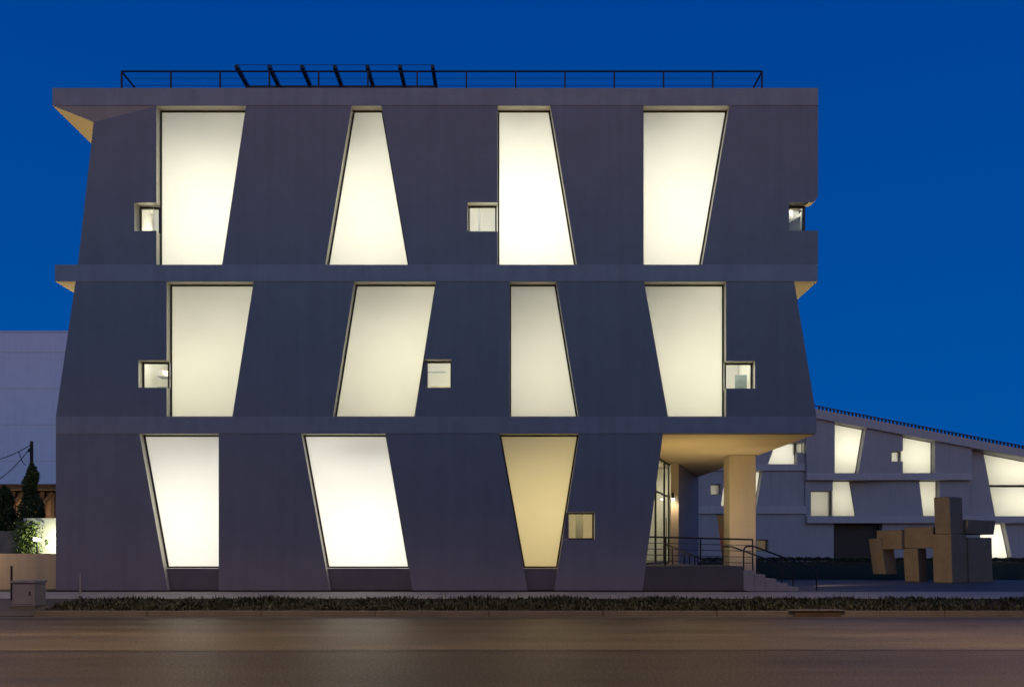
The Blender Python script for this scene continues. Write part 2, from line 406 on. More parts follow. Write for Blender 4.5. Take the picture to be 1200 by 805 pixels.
# --- windows with their rooms
def room_for(x0, x1, z0, z1, Y0, dp, col, power, zc=0.42, lw=0.75, lh=0.55, parent=school, divider=None):
    b = MB()
    b.quad((x0, Y0, z0), (x1, Y0, z0), (x1, Y0 + dp, z0), (x0, Y0 + dp, z0))
    b.quad((x0, Y0, z1), (x1, Y0, z1), (x1, Y0 + dp, z1), (x0, Y0 + dp, z1))
    b.quad((x0, Y0, z0), (x0, Y0 + dp, z0), (x0, Y0 + dp, z1), (x0, Y0, z1))
    b.quad((x1, Y0, z0), (x1, Y0 + dp, z0), (x1, Y0 + dp, z1), (x1, Y0, z1))
    b.quad((x0, Y0 + dp, z0), (x1, Y0 + dp, z0), (x1, Y0 + dp, z1), (x0, Y0 + dp, z1))
    b.build('room', M['room'], parent)
    h = z1 - z0; wd = x1 - x0
    light('room_light', 'AREA', ((x0 + x1) / 2 + wd * 0.06, Y0 + dp - 0.05, z0 + h * zc), power * wd * h, col, rot=(R(-90), 0, 0),
          shape='RECTANGLE', size=wd * lw, size_y=h * lh)

def window(opening, Y=YP, th=TH, parent=school, glass='frosted', fw=0.055, label=None, foldfn=None, k=None, frame_m='frame'):
    """opening: convex polygon in facade pixels (at depth k)"""
    k = k or YF
    p = [(X(px, k), Z(py, k)) for px, py in opening]
    yy = Y + th
    o = inset(p, 0.003); i = inset(p, fw)
    fr = MB(); n = len(p)
    for q in range(n):
        a, b = q, (q + 1) % n
        fr.poly_prism([(o[a][0], yy - 0.055, o[a][1]), (o[b][0], yy - 0.055, o[b][1]), (i[b][0], yy - 0.055, i[b][1]), (i[a][0], yy - 0.055, i[a][1])], (0, 0.05, 0))
    win = fr.build('window', M[frame_m], parent)
    if label: win['label'] = label
    g = inset(p, fw * 0.5)
    MB().quad(*[(x, yy - 0.03, z) for x, z in g]).build('pane', M[glass], win)
    return win, p

WHITE = (1.0, 0.975, 0.80); SOFT = (1.0, 0.98, 0.90); CREAM = (1.0, 0.962, 0.74); AMBER = (1.0, 0.80, 0.38)
M['greywood'] = mat('grey_cupboard', (.35, .36, .36), .6, var=.1, scale=5); M['slate'] = mat('slate_board', (.2, .25, .25), .6, var=.1, scale=5)
def items(xa, xb, zl, zh, y0, key):
    # what the clear little windows show of the rooms
    k = 1 + 1.2 / YF; cx = (xa + xb) / 2 * k
    if key == 548:      # pipe, sprinkler drop and a low cupboard
        MB().bar((cx - .1, y0 + 1.2, zl + .35), (cx - .1, y0 + 1.2, zh + 1), .035, 8).bar((cx - .6, y0 + 1.2, zl + .38), (cx + .2, y0 + 1.2, zl + .38), .025, 8).build('pipe', M['greywood'], school)
        MB().box(cx - .75, cx - .2, y0 + 1.1, y0 + 1.5, zl - .6, zl + .3).build('cupboard', M['greywood'], school)
    elif key == 162:    # a white curtain edge and a dark shelf
        MB().box(cx - .1, cx + .6, y0 + 1.5, y0 + 1.9, zl + .35, zl + .4).box(cx - .1, cx + .6, y0 + 1.5, y0 + 1.9, zh - .15, zh - .1).build('shelf', M['greywood'], school)
    elif key == 496:    # a rail under the ceiling and a yellowish locker
        MB().bar((cx - .5, y0 + 1.2, zh - .08), (cx + .25, y0 + 1.2, zh - .08), .03, 6).build('rail', M['greywood'], school)
        MB().box(cx - .3, cx + .5, y0 + 1.4, y0 + 1.8, zl - .8, zl + .4).build('locker', mat('cream_locker', (.7, .62, .4), .5, var=.05), school)
    elif key == 665:    # grey door frame between two walls
        MB().box(cx - .16, cx + .1, y0 + 1.2, y0 + 1.3, zl - 2, zh + .9).build('door_frame', M['greywood'], school)
    else:               # a grey board on the wall
        MB().box(cx - .1, cx + .3, y0 + 1.2, y0 + 1.24, zl - .1, zh - .12).build('board', M['slate'], school)
        MB().box(cx + .38, cx + .5, y0 + 1.0, y0 + 1.1, zl - 1, zh + .8).build('blind', M['greywood'], school)
def head_glow_strip(op):  # thin strip under the slab carrying the same painted window glow
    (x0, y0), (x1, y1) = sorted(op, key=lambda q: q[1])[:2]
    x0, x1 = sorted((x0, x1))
    MB().box(X(x0, YF) + .01, X(x1, YF) - .01, YF + .01, YP + TH - .06, Z(y0, YF) - .006, Z(y0, YF) - .001).build('head_glow_strip', M['reveal'], school)
def bay(openings, row, col, power, glass=('frosted', 'clear'), dp=2.6, zc=0.42, spot=26, **kw):
    xs = []
    for q, op in enumerate(openings):
        if q == 0: head_glow_strip(op)
        win, p = window(op, glass=glass[min(q, 1)]); xs += [a for a, _ in p]
    za, zt = row
    for op in openings[1:]:
        xa, xb = X(op[0][0], YF), X(op[1][0], YF); zl, zh = Z(op[2][1], YF), Z(op[0][1], YF); y0 = YP + TH
        light('room_light', 'AREA', ((xa + xb) / 2, y0 + .12, zh + .55), spot, col, target=((xa + xb) / 2, y0 + 2.5, zl + .4), shape='RECTANGLE', size=1.0, size_y=.4)
        items(xa, xb, zl, zh, y0, op[0][0])
    q = random.Random(int(xs[0] * 100)); big = [a for a in xs[:4]]; x0b, x1b = min(big), max(big); y0 = YP + TH
    for kk in range(2):  # added boxes behind the pane, throwing soft darker bands onto it
        c0 = x0b + (x1b - x0b) * q.uniform(-.15, .35); c1 = c0 + (x1b - x0b) * q.uniform(.45, .9); zz = zt - q.uniform(.5, 1.5)
        MB().box(c0, min(c1, x1b + .2), y0 + 1.0 + .5 * kk, y0 + 1.4 + .5 * kk, zz, zz + q.uniform(.25, .5)).build('pane_shade_box', M['room'], school)
    room_for(min(xs) - 0.25, max(xs) + 0.25, za + 0.012, zt - 0.012, YP + TH + 0.005, dp, col, power, zc=zc, **kw)
r3 = (zb[310], zb[124]); r2 = (zb[488], zb[330]); r1 = (GZ + 0.1, zb[508])
PT, PM, PB, PA = 5.3, 2.9, 5.6, 2.8
bay([[(183, 124), (288, 124), (260, 310), (183, 310)]], r3, WHITE, PT, zc=0.38, dp=2.6, lh=0.72, lw=.9)
bay([[(412, 124), (447, 124), (479, 310), (381, 310)]], r3, WHITE, PT * 0.95, zc=0.38, lh=0.72, lw=.9)
bay([[(583, 124), (645, 124), (676, 310), (583, 310)], [(548, 237), (582, 237), (582, 271), (548, 271)]], r3, WHITE, PT, zc=0.4, lh=0.68, lw=.9)
bay([[(754, 124), (855, 124), (823, 310), (754, 310)]], r3, WHITE, PT, zc=0.4, lh=0.72, lw=.9)
bay([[(195, 330), (297, 330), (272, 488), (195, 488)], [(162, 422), (194, 422), (194, 454), (162, 454)]], r2, CREAM, PM, zc=0.5, lh=0.7)
bay([[(415, 330), (511, 330), (486, 488), (390, 488)], [(496, 421), (529, 421), (529, 454), (496, 454)]], r2, CREAM, PM * 1.02, zc=0.45, lh=0.7)
bay([[(597, 330), (652, 330), (678, 488), (597, 488)]], r2, CREAM, PM * 1.3, zc=0.42, lh=0.7)
bay([[(755, 330), (851, 330), (851, 488), (783, 488)], [(851.7, 423), (885, 423), (885, 455), (851.7, 455)]], r2, CREAM, PM * 1.05, zc=0.45, lh=0.7)
GB = 665.5
def lx(xt, xb_, y): return xt + (xb_ - xt) * (y - 508) / (G - 508)
bay([[(163, 508), (256, 508), (256, GB), (lx(163, 196.5, GB), GB)]], r1, SOFT, PB * 1.05, zc=0.48, lh=.85, lw=.95)
bay([[(353, 508), (452, 508), (lx(452, 483.5, GB), GB), (lx(353, 386.5, GB), GB)]], r1, SOFT, PB * 1.05, zc=0.48, lh=.85, lw=.95)
bay([[(585, 508), (679, 508), (lx(679, 649.7, GB), GB), (lx(585, 618.5, GB), GB)], [(665, 600), (697, 600), (697, 632), (665, 632)]], r1, AMBER, PA, zc=0.5, spot=14)
for xl, xr, xl2, xr2 in ((163, 256, 196.5, 256), (353, 452, 386.5, 483.5), (585, 679, 618.5, 649.7)):
    a, b = lx(xl, xl2, GB), lx(xr, xr2, GB)
    MB().poly_prism([(X(a, YF) + .004, YP + 0.22, Z(GB + .4, YF)), (X(b, YF) - .004, YP + 0.22, Z(GB + .4, YF)), (X(xr2, YF) - .004, YP + 0.22, Z(G, YF)), (X(xl2, YF) + .004, YP + 0.22, Z(G, YF))], (0, 0.12, 0)).build('spandrel', M['spandrel'], school)
for fpx in ([(497.2, 421.3), (500.5, 421.3), (500.5, 453.7), (492.0, 453.7)], [(664.0, 600.3), (667, 600.3), (667, 631.7), (659.6, 631.7)]):
    MB().poly_prism([(X(a, YF), YP + .17, Z(b, YF)) for a, b in fpx], (0, .1, 0)).build('filler_panel', M['spandrel'], school)
# folded panel's little window, lit from the first room's neighbour
MB().box(X(156.5, YF) + .01, hinge + 0.01, foldf(X(156.5, YF)) + TH + .02, foldf(X(156.5, YF)) + TH + .08, Z(270, YF) - .1, Z(237, YF) + .1)
fwn = MB(); xa, xb2 = X(157, YF), hinge - 0.02; za, zc2 = Z(270, YF) + .003, Z(237, YF) - .003; yw = YP + TH + 0.02
for (p0, p1, q0, q1) in ((xa, xa + .06, za, zc2), (xb2 - .06, xb2, za, zc2), (xa + .06, xb2 - .06, za, za + .05), (xa + .06, xb2 - .06, zc2 - .06, zc2)):
    fwn.box(p0, p1, yw, yw + .08, q0, q1)
fw_ = fwn.build('window', M['frame'], school)
MB().quad((xa + .03, yw + .05, za + .02), (xb2 - .03, yw + .05, za + .02), (xb2 - .03, yw + .05, zc2 - .02), (xa + .03, yw + .05, zc2 - .02)).build('pane', M['clear'], fw_)
room_for(xa - .25, hinge - 0.27 + 0.0, Z(275, YF) - .4, Z(237, YF) + .4, yw + .1, 1.6, WHITE, 12)
# corner window in the notch
cx0, cx1 = X(925, YF) + .003, 9.66; za, zc2 = Z(270, YF) + .003, Z(237, YF) - .003; yw = YP + TH - .06
cw = MB()
cw.box(cx0, cx0 + .03, yw, yw + .06, za, zc2); cw.box(cx1 - .09, cx1, yw, yw + .09, za, zc2)
cw.box(cx0 + .03, cx1 - .09, yw, yw + .06, zc2 - .07, zc2); cw.box(cx0 + .03, cx1 - .09, yw, yw + .06, za, za + .03)
cw.box(cx1 - .08, cx1, yw + .09, 29.7, zc2 - .07, zc2); cw.box(cx1 - .08, cx1, yw + .09, 29.7, za, za + .03); cw.box(cx1 - .08, cx1, 29.6, 29.7, za + .03, zc2 - .07)
cwo = cw.build('window', M['frame'], school, )
cwo['label'] = 'small corner window in the notch at the right edge'
MB().quad((cx0, yw + .04, za), (cx1, yw + .04, za), (cx1, yw + .04, zc2), (cx0, yw + .04, zc2)).build('pane', M['clear'], cwo)
MB().box(cx1 - .05, cx1 - .005, yw + .09, 29.6, za, zc2).build('inner_wall', M['room'], school)
# floor and ceiling of the corner bay
MB().poly_prism([(cx0, yw + .1, zc2 + .004), (cx1, yw + .1, zc2 + .004), (cx1, 29.7, zc2 + .004), (cx0, 29.7, zc2 + .004)], (0, 0, .3)).build('corner_ceiling', M['soffit'], school)
MB().poly_prism([(cx0, yw + .1, za - .004), (cx1, yw + .1, za - .004), (cx1, 29.7, za - .004), (cx0, 29.7, za - .004)], (0, 0, -.3)).build('corner_floor', M['concrete'], school)
MB().box(cx0 - .3, cx1 - .06, 28.5, 28.6, za, zc2).build('inner_wall', M['greywood'], school)
MB().bar((cx0 - .2, 28.45, za + .32), (cx1 - .06, 28.45, za + .74), .04, 4).build('stair_rail', M['room'], school)
MB().box(cx0 - .2, cx1 - .3, 28.44, 28.49, za + .62, zc2).build('panel', M['room'], school)
light('room_light', 'AREA', (9.4, 28.33, zc2 - .012), 2.2, WHITE, rot=(R(12), 0, 0), shape='RECTANGLE', size=.45, size_y=.12)

# --- roof railing
rail = MB(); YR = 29.0; zr = Z(84, YR); zr0 = zb[103]
xl, xr = X(142.5, YR), X(893, YR)
rail.bar((xl, YR, zr), (xr, YR, zr), .028); rail.bar((xl, YR, zr), (xl, YR + 18, zr), .035); rail.bar((xr, YR, zr), (xr, YR + 18, zr), .035)
railo = rail.build('roof_railing', M['steel'], school)
post0 = None
loc = railo.parent.location
for k in range(14):
    x = xl + (xr - xl) * k / 13
    if post0 is None:
        post0 = MB().bar((x, YR, zr0), (x, YR, zr), .026, 4).build('post', M['steel'], railo)
    else:
        c = post0.copy(); C.objects.link(c); c.parent = railo; c.location = (x - xl, 0, 0)
for side in (xl, xr):
    for k in range(1, 10):
        c = post0.copy(); C.objects.link(c); c.parent = railo; c.location = (side - xl, k * 2, 0)
for k in range(1, 5):
    z = zr0 + (zr - zr0) * k / 5
    cb = MB().bar((xl, YR, z), (xr, YR, z), .007, 5).bar((xl, YR, z), (xl, YR + 18, z), .007, 5).bar((xr, YR, z), (xr, YR + 18, z), .007, 5).build('cable', M['cable'], railo)
# --- roof canopy frame: horizontal beams running back, front rod, cross bar, posts
can = MB(); YC0, YC1 = 31.5, 32.72; zc_ = Z(78, YC0)
can.bar((X(288, YC1), YC1, zc_ - .12), (X(510, YC1), YC1, zc_ - .12), .055, 4)
cano = can.build('roof_canopy', M['steel'], school)
for k in range(7):
    x = X(277, YC0) + (X(507, YC0) - X(277, YC0)) * k / 6
    MB().bar((x, YC0, zc_), (x, YC1 + 0.9, zc_), .065, 4).build('beam', M['steel'], cano)
    MB().bar((x, YC1, zc_ - .18), (x, YC1, zr0), .05, 4).build('post', M['steel'], cano)
MB().bar((X(277, YC0), YC0, zc_ + .05), (X(507, YC0), YC0, zc_ + .05), .012, 5).build('front_rod', M['cable'], cano)

# =================================================================== ENTRANCE
TZ = 1.27
ter = MB()
ter.poly_prism([(4.25, YF + .03, GZ), (7.55, YF + .03, GZ), (7.55, YF + .03, TZ), (4.0, YF + .03, TZ)], (0, 3.2, 0))
ter.box(3.2, 6.75, YF + 3.232, 43, GZ, TZ - .003)
tag(ter.build('entrance_terrace', M['plaza'], bevel=0.01), kind='structure')
stp = MB()
for k in range(5):
    stp.box(7.553 + .36 * k, 7.55 + .36 * (k + 1), YF + .05, YF + 3.2, GZ - .1, TZ - .14 * (k + 1))
tag(stp.build('entrance_steps', M['walk'], bevel=0.01), kind='structure')
rp = MB().poly_prism([(6.755, 31.2, GZ), (9.2, 31.2, GZ), (9.2, 31.2, GZ + .12), (6.755, 31.2, TZ - .03)], (0, 1.6, 0))
tag(rp.build('entrance_ramp', M['walk']), kind='structure')

# glass lobby wall, pier, slanted side wall
L0 = Vector((3.87, 28.6, 0)); L1 = Vector((6.78, 36.9, 0)); dv = (L1 - L0).normalized(); nv = Vector((dv.y, -dv.x, 0))
def LP(t, z, o=0): p = L0 + (L1 - L0) * t + nv * o; return Vector((p.x, p.y, z))
gw = MB(); zt = zb[508] - .03
for t in (0.0, 0.3, 0.62, 0.86, 1.0):
    gw.bar(LP(t, TZ), LP(t, zt), .035, 4)
gw.bar(LP(0, zt - .03), LP(1, zt - .03), .035, 4); gw.bar(LP(0, TZ + .04), LP(1, TZ + .04), .04, 4); gw.bar(LP(0.62, 4.15), LP(1, 4.15), .03, 4)
gwo = gw.build('lobby_glazing', M['steel'], school)
MB().quad(LP(0, TZ), LP(1, TZ), LP(1, zt), LP(0, zt)).build('pane', M['lobbyglass'], gwo)
MB().bar(LP(.85, TZ + .7, .1), LP(.85, TZ + 1.9, .1), .02).build('door_handle', M['cable'], gwo)
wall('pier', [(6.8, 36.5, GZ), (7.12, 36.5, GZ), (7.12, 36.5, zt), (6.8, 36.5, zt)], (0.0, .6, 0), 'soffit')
wall('entrance_wall', [(7.13, 36.54, GZ), (9.38, 42.9, GZ), (9.38, 42.9, zt), (7.13, 36.54, zt)], (-.3, .1, 0))
wall('entrance_wall', [(9.38, 43.0, GZ), (9.1, YB - .35, GZ), (9.1, YB - .35, zt), (9.38, 43.0, zt)], (-.3, 0, 0))
# lobby interior
wall('lobby_wall', [(1.2, 30.5, TZ), (4.0, 40.5, TZ), (4.0, 40.5, zt), (1.2, 30.5, zt)], (-.2, 0, 0), 'room')
wall('lobby_wall', [(4.05, 40.4, TZ), (7.3, 38.6, TZ), (7.3, 38.6, zt), (4.05, 40.4, zt)], (0, .2, 0), 'room')
M['desk'] = mat('lobby_desk_wood', (0.10, 0.07, 0.04), 0.5, var=0.3, scale=4)
dk = MB(); dk.box(4.5, 5.2, 34.4, 37.4, TZ, TZ + 1.05); dk.box(4.35, 5.3, 34.3, 37.5, TZ + 1.06, TZ + 1.12); dk.build('reception_desk', M['desk'], school)
sh = MB()
for k in range(4): sh.box(4.2, 5.6, 38.9, 39.2, TZ + .1 + k * .62, TZ + .16 + k * .62)
sh.box(4.15, 4.2, 38.9, 39.2, TZ, TZ + 2.2); sh.box(5.6, 5.65, 38.9, 39.2, TZ, TZ + 2.2); sh.build('shelf', M['desk'], school)
MB().box(5.3, 6.0, 36.8, 38.0, zt - .25, zt - .22).build('ceiling_light', M['lampglow'], school)
light('room_light', 'AREA', (4.6, 36.0, zt - .15), 26, (1.0, 0.88, 0.5), rot=(0, 0, 0), shape='RECTANGLE', size=1.5, size_y=4)
wl = MB().bar((6.86, 36.42, 4.05), (6.86, 36.42, 4.28), .05, 10); wl.bar((6.86, 36.5, 4.16), (6.86, 36.42, 4.16), .02)
wlo = wl.build('wall_lamp', M['steel'], school); MB().bar((6.86, 36.42, 4.0), (6.86, 36.42, 4.045), .045, 10).build('bulb', M['lampglow'], wlo)
light('wall_lamp_light', 'SPOT', (6.9, 36.1, 4.2), 90, (1.0, 0.72, 0.42), target=(6.97, 36.6, 1.2), spot_size=R(100), spot_blend=0.8, shadow_soft_size=.05)
# column under the overhang
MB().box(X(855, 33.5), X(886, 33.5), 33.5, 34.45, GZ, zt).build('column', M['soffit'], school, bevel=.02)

# lights set into the ground by the entrance
WARM = (1.0, 0.71, 0.26)
light('ground_light', 'SPOT', (6.3, 30.6, TZ + .04), 680, WARM, target=(6.6, 30.9, 6), spot_size=R(160), spot_blend=1.0, shadow_soft_size=.12)
light('ground_light', 'SPOT', (7.6, 31.1, .9), 500, (1.0, .73, .36), target=(9.1, 33.5, 3.2), spot_size=R(110), spot_blend=1.0, shadow_soft_size=.1)
light('ground_light', 'SPOT', (14.0, 29.7, .5), 3600, WARM, target=(9.75, 29.4, 10.4), spot_size=R(24), spot_blend=0.8, shadow_soft_size=.1)
light('ground_light', 'SPOT', (-19.5, 34.5, .9), 7000, WARM, target=(-14.8, 29.6, 14.5), spot_size=R(40), spot_blend=0.8, shadow_soft_size=.1)
light('ground_light', 'SPOT', (10.9, 31.2, .62), 620, (1.0, .70, .38), target=(16.0, 34.5, 2.0), spot_size=R(60), spot_blend=0.9, shadow_soft_size=.1)

light('added_wall_light', 'POINT', (-19.6, 27.8, 2.4), 260, (1.0, .72, .42), shadow_soft_size=.12)  # added lamp out of view, only to warm the beige wall
# railings
def railing(name, label, pts, posts, cat='railing', group=None, r=.028, mids=()):
    base = (pts[0][0], pts[0][1], GZ)
    t_ = thing(name, label, cat, base, group)
    MB().path(pts, r, 8).build('top_rail', M['steel'], t_)
    for a, z0 in posts: MB().bar((a[0], a[1], z0), a, r * .9, 6).build('post', M['steel'], t_)
    for a, b in mids: MB().bar(a, b, r * .45, 5).build('cable', M['cable'], t_)
    return t_
Yg = YF + .25
gpts = [W(742, 628.5, 28.6), W(882, 632, 28.6)]
railing('guard_railing', 'long level black guard railing in front of the glass lobby', gpts,
        [(W(780, 629.5, 28.6), TZ), (W(821, 630.5, 28.6), TZ), (W(882, 632, 28.6), .8)],
        mids=[(W(742, 628.5 + d, 28.6), W(882, 632 + d * .98, 28.6)) for d in (7, 14, 21, 28)])
Yh = 32.0
hp = [W(779, 637, Yh), W(822, 654.5, Yh), W(824, 656, Yh)]
hposts = [(W(px, 637 + (px - 779) * .407, Yh), TZ - (.1 if px < 800 else .3)) for px in (788, 802, 808, 814, 818)] + [(W(779, 637, Yh), TZ), (W(824, 656, Yh), .75)]
railing('handrail', 'short sloping black handrail with many balusters beside the lobby pier', hp, hposts, 'handrail', 'handrails at the entrance')
Y2 = 30.9
railing('handrail', 'sloping black handrail passing in front of the warm concrete column', [W(847, 640, Y2), W(858, 640.5, Y2), W(925, 664.5, Y2), W(929, 668, Y2), W(929.5, 673, Y2)],
        [(W(847, 640, Y2), .6), (W(889, 652, Y2), .6), (W(929.5, 673, Y2), .5)], 'handrail', 'handrails at the entrance')
Y3 = 28.05
railing('handrail', 'nearest and longest sloping black handrail on the front edge of the steps', [W(871.5, 645, Y3), W(873, 641, Y3), W(878, 639.5, Y3), W(885, 640.5, Y3), W(951, 665, Y3), W(956, 669, Y3), W(957, 674, Y3)],
        [(W(871.5, 645, Y3), .9), (W(916, 652, Y3), .6), (W(957, 674, Y3), .42)], 'handrail', 'handrails at the entrance')

# =================================================================== RIGHT WING
YW = 103.0
wing = thing('studio_wing_building', 'concrete wing with a sloping roofline and lit windows behind the plaza', 'building', (30, YW, 0.95))
WG = 659
def wpanel(pxs, Y=YW, th=0.9, m='wing', name='wall_panel', k=0.0, x0=0):
    return MB().poly_prism([(X(px, YW), Y + k * (X(px, YW) - x0), Z(py, YW)) for px, py in pxs], (0, th, 0)).build(name, M[m], wing)
def yb_(px): return 493 + (px - 960) * 0.1875
def yt_(px): return 482.3 + (px - 960) * 0.194
wpanel([(790, yb_(790)), (790, yt_(790)), (1345, yt_(1345)), (1345, yb_(1345))], Y=101.9, th=14, m='wingband', name='roof_slab')
wpanel([(790, yb_(790)), (909, yb_(909)), (909, 519), (900, 544), (790, 544)])
wpanel([(909.1, yb_(909)), (943, yb_(943)), (943, 518), (909.1, 518)])
wpanel([(934.5, 530.5), (943, 530.5), (943, 544), (934.5, 544)])
YV = 102.3
for p in ([(943.2, yb_(943.2)), (975.7, yb_(975.7)), (975.7, 555), (943.2, 555)],
          [(1012, yb_(1012)), (1055, yb_(1055)), (1055, 529), (1042, 529), (1042, 541.5), (1055, 541.5), (1055, 555), (1003.4, 555)],
          [(1092.5, yb_(1092.5)), (1135, yb_(1135)), (1135, 555), (1092.5, 555)]):
    wpanel(p, Y=YV, th=1.0)
wpanel([(942.8, 555), (1135, 555), (1135, 563), (942.8, 563)], Y=102.1, th=5, m='wingband', name='floor_band')
wpanel([(790, 544), (942.7, 544), (942.7, 551.5), (790, 551.5)], Y=102.7, th=5, m='wingband', name='floor_band')
wpanel([(1135.1, yb_(1135)), (1154, yb_(1154)), (1168, 605), (1135.1, 605)], Y=103.3)
wpanel([(1240, yb_(1240)), (1345, yb_(1345)), (1345, 605), (1240, 605)], Y=103.3)
# second storey
for p in ([(790, 551.5), (833, 551.5), (833, 593), (790, 593)], [(833.1, 551.5), (845, 551.5), (845, 567), (833.1, 567)],
          [(833.1, 579.5), (845, 579.5), (845, 593), (833.1, 593)], [(845.1, 551.5), (851.2, 551.5), (845.1, 589)],
          [(893.3, 551.5), (942.7, 551.5), (942.7, 593), (887, 593)]):
    wpanel(p)
for p in ([(942.9, 563), (949.5, 563), (949.5, 605), (942.9, 605)], [(949.6, 563), (975, 563), (975, 575), (949.6, 575)],
          [(1043.1, 563), (1076, 563), (1081, 605), (1043.1, 605)], [(1100, 563), (1135, 563), (1135, 605), (1100, 605)]):
    wpanel(p, Y=102.75)
wpanel([(998, 563), (1043, 563), (1043, 605), (1005, 605)], Y=102.75, k=-0.22, x0=X(1043, YW))
wpanel([(790, 593), (943.4, 593), (943.4, 602), (790, 602)], Y=102.6, th=5, m='wingband', name='floor_band')
wpanel([(943.5, 605), (1345, 605), (1345, 613), (943.5, 613)], Y=102.2, th=5, m='wingband', name='floor_band')
# ground storey
for p in ([(790, 602), (839.5, 602), (847, WG), (790, WG)], [(882, 602), (886.5, 602), (886.5, WG), (880, WG)], [(886.6, 602), (900, 602), (900, 632), (886.6, 632)], [(886.6, 645.5), (900, 645.5), (900, WG), (886.6, WG)],
          [(900.1, 602), (943.4, 602), (943.4, WG), (900.1, WG)], [(943.5, 613), (976.6, 613), (976.6, WG), (943.5, WG)], [(1034, 613), (1148, 613), (1148, WG), (1030, WG)],
          [(1177, 613), (1345, 613), (1345, WG), (1186.5, WG)], [(1148.1, 655.3), (1186, 655.3), (1186.4, WG), (1148.1, WG)]):
    wpanel(p, Y=102.9)
M['louver'] = mat('dark_louvers', (0.035, 0.036, 0.034), 0.5, 0.2, var=0.2, scale=1)
lv = MB()
for k in range(24):
    z = Z(WG, YW) + k * .2
    lv.box(X(970, YW), X(1040, YW), 104.0, 104.12, z, z + .15)
lv.build('louver_grille', M['louver'], wing)
MB().box(X(970, YW), X(1040, YW), 104.3, 104.4, Z(WG, YW), Z(611, YW)).build('louver_backing', M['louver'], wing)
# body behind
wpanel([(790, yb_(790)), (1345, yb_(1345)), (1345, WG), (790, WG)], Y=110, th=.5, name='back_wall')
def wwin(op, room, col, power, Y=YW, th=0.9, glass='frosted', dp=3.0):
    win, p = window(op, Y=Y, th=th, parent=wing, glass=glass, fw=.09, k=YW)
    if room:
        xs = [a for a, _ in p]; zs = [b for _, b in p]
        if max(xs) - min(xs) < 2: power *= 1.6
        room_for(min(xs) - .3, max(xs) + .3, min(zs) - .15, max(zs) + .15, Y + th + .01, dp, col, power, zc=.5, parent=wing)
    return win
PW = 4.6
wwin([(909, 518.3), (934.2, 518.3), (934.2, 544), (900, 544)], True, WHITE, PW * 1.2)
wwin([(934.7, 518.3), (943, 518.3), (943, 530.3), (934.7, 530.3)], True, WHITE, PW * 1.1)
wwin([(975.7, yb_(975.7)), (1012, yb_(1012)), (1003.4, 555), (975.7, 555)], True, CREAM, PW, Y=YV, th=1.0)
wwin([(1055, yb_(1055)), (1092.5, yb_(1092.5)), (1092.5, 555), (1055, 555)], True, CREAM, PW, Y=YV, th=1.0)
wwin([(1042, 529), (1054.6, 529), (1054.6, 541.5), (1042, 541.5)], True, WHITE, PW * 1.3, Y=YV, th=1.0)
wwin([(1154, yb_(1154)), (1240, yb_(1240)), (1240, 568), (1161, 568)], True, CREAM, PW * .85, Y=103.3)
wwin([(1161.2, 569), (1240, 569), (1240, 605), (1168, 605)], True, CREAM, PW * .85, Y=103.3)
wwin([(833.1, 567), (845, 567), (845, 579.5), (833.1, 579.5)], True, WHITE, PW * .7)
wwin([(851.2, 551.5), (893.3, 551.5), (887, 593), (844.6, 593)], True, CREAM, PW)
wwin([(949.6, 575), (975, 575), (975, 605), (949.6, 605)], True, CREAM, PW * .6, Y=102.75)
wwin([(975.4, 563), (998, 563), (1005, 605), (975.4, 605)], True, CREAM, PW * .8, Y=102.75)
wwin([(1076, 563), (1100, 563), (1100, 605), (1081, 605)], True, CREAM, PW * .9, Y=102.75)
wwin([(1148.1, 613), (1177, 613), (1186, 655), (1148.1, 655)], True, WHITE, PW * 1.3, Y=102.9)
wwin([(839.5, 602), (882, 602), (880, WG), (847, WG)], False, CREAM, PW, Y=102.9, glass='darkglass')
wwin([(886.6, 632), (900, 632), (900, 645.5), (886.6, 645.5)], True, AMBER, PW * .12, Y=102.9)
# roof edge railing following the slope
rr = MB(); yr_ = 101.95 + .2
def rp_(px, up): return Vector((X(px, YW), yr_, Z(yt_(px), YW) + up))
rr.bar(rp_(800, .42), rp_(1340, .42), .05, 4)
rro = rr.build('roof_railing', M['steel'], wing)
px = 957
while px < 1240:
    MB().bar(rp_(px, -.02), rp_(px, .42), .09, 4).build('post', M['steel'], rro); px += 4.3
# low dark planting at the wing's foot
M['leafdark'] = mat('dark_leaves', (0.035, 0.05, 0.02), 0.7, var=0.5, scale=3)
def leaf_cloud(mb, fn, n, size, seed):
    r = random.Random(seed)
    for _ in range(n):
        p = fn(r)
        if p is None: continue
        d = Vector((r.gauss(0, 1), r.gauss(0, 1), r.gauss(0, 1) + .5)).normalized(); u = d.orthogonal().normalized(); u.rotate(Matrix.Rotation(r.uniform(0, 6.28), 3, d))
        v = d.cross(u); s = size * r.uniform(.6, 1.4)
        mb.quad(p - u * s * .45, p + v * s * .9 - u * 0.0, p + u * s * .45, p - v * s * .4)
def hedge(name, label, px0, px1, Y, h, d, seed, nleaf):
    x0, x1 = X(px0, Y), X(px1, Y); z0 = pz(Y)
    mb = MB()
    leaf_cloud(mb, lambda r: (lambda t, a: Vector((x0 + (x1 - x0) * t, Y + d * (a - .5), z0 + h * (r.random() ** .6) * (.9 + .1 * math.sin(t * 90 + seed)))))(r.random(), r.random()), nleaf, .16, seed)
    o = mb.build(name, M['leafdark'])
    return tag(o, label, 'hedge')
hedge('hedge', 'low dark hedge running along the foot of the far wing left of the louvers', 822, 975, 100, .5, 1.2, 3, 3500)
hedge('hedge', 'low dark hedge at the foot of the far wing behind the stone sculpture', 978, 1235, 98, .45, 1.4, 5, 6000)

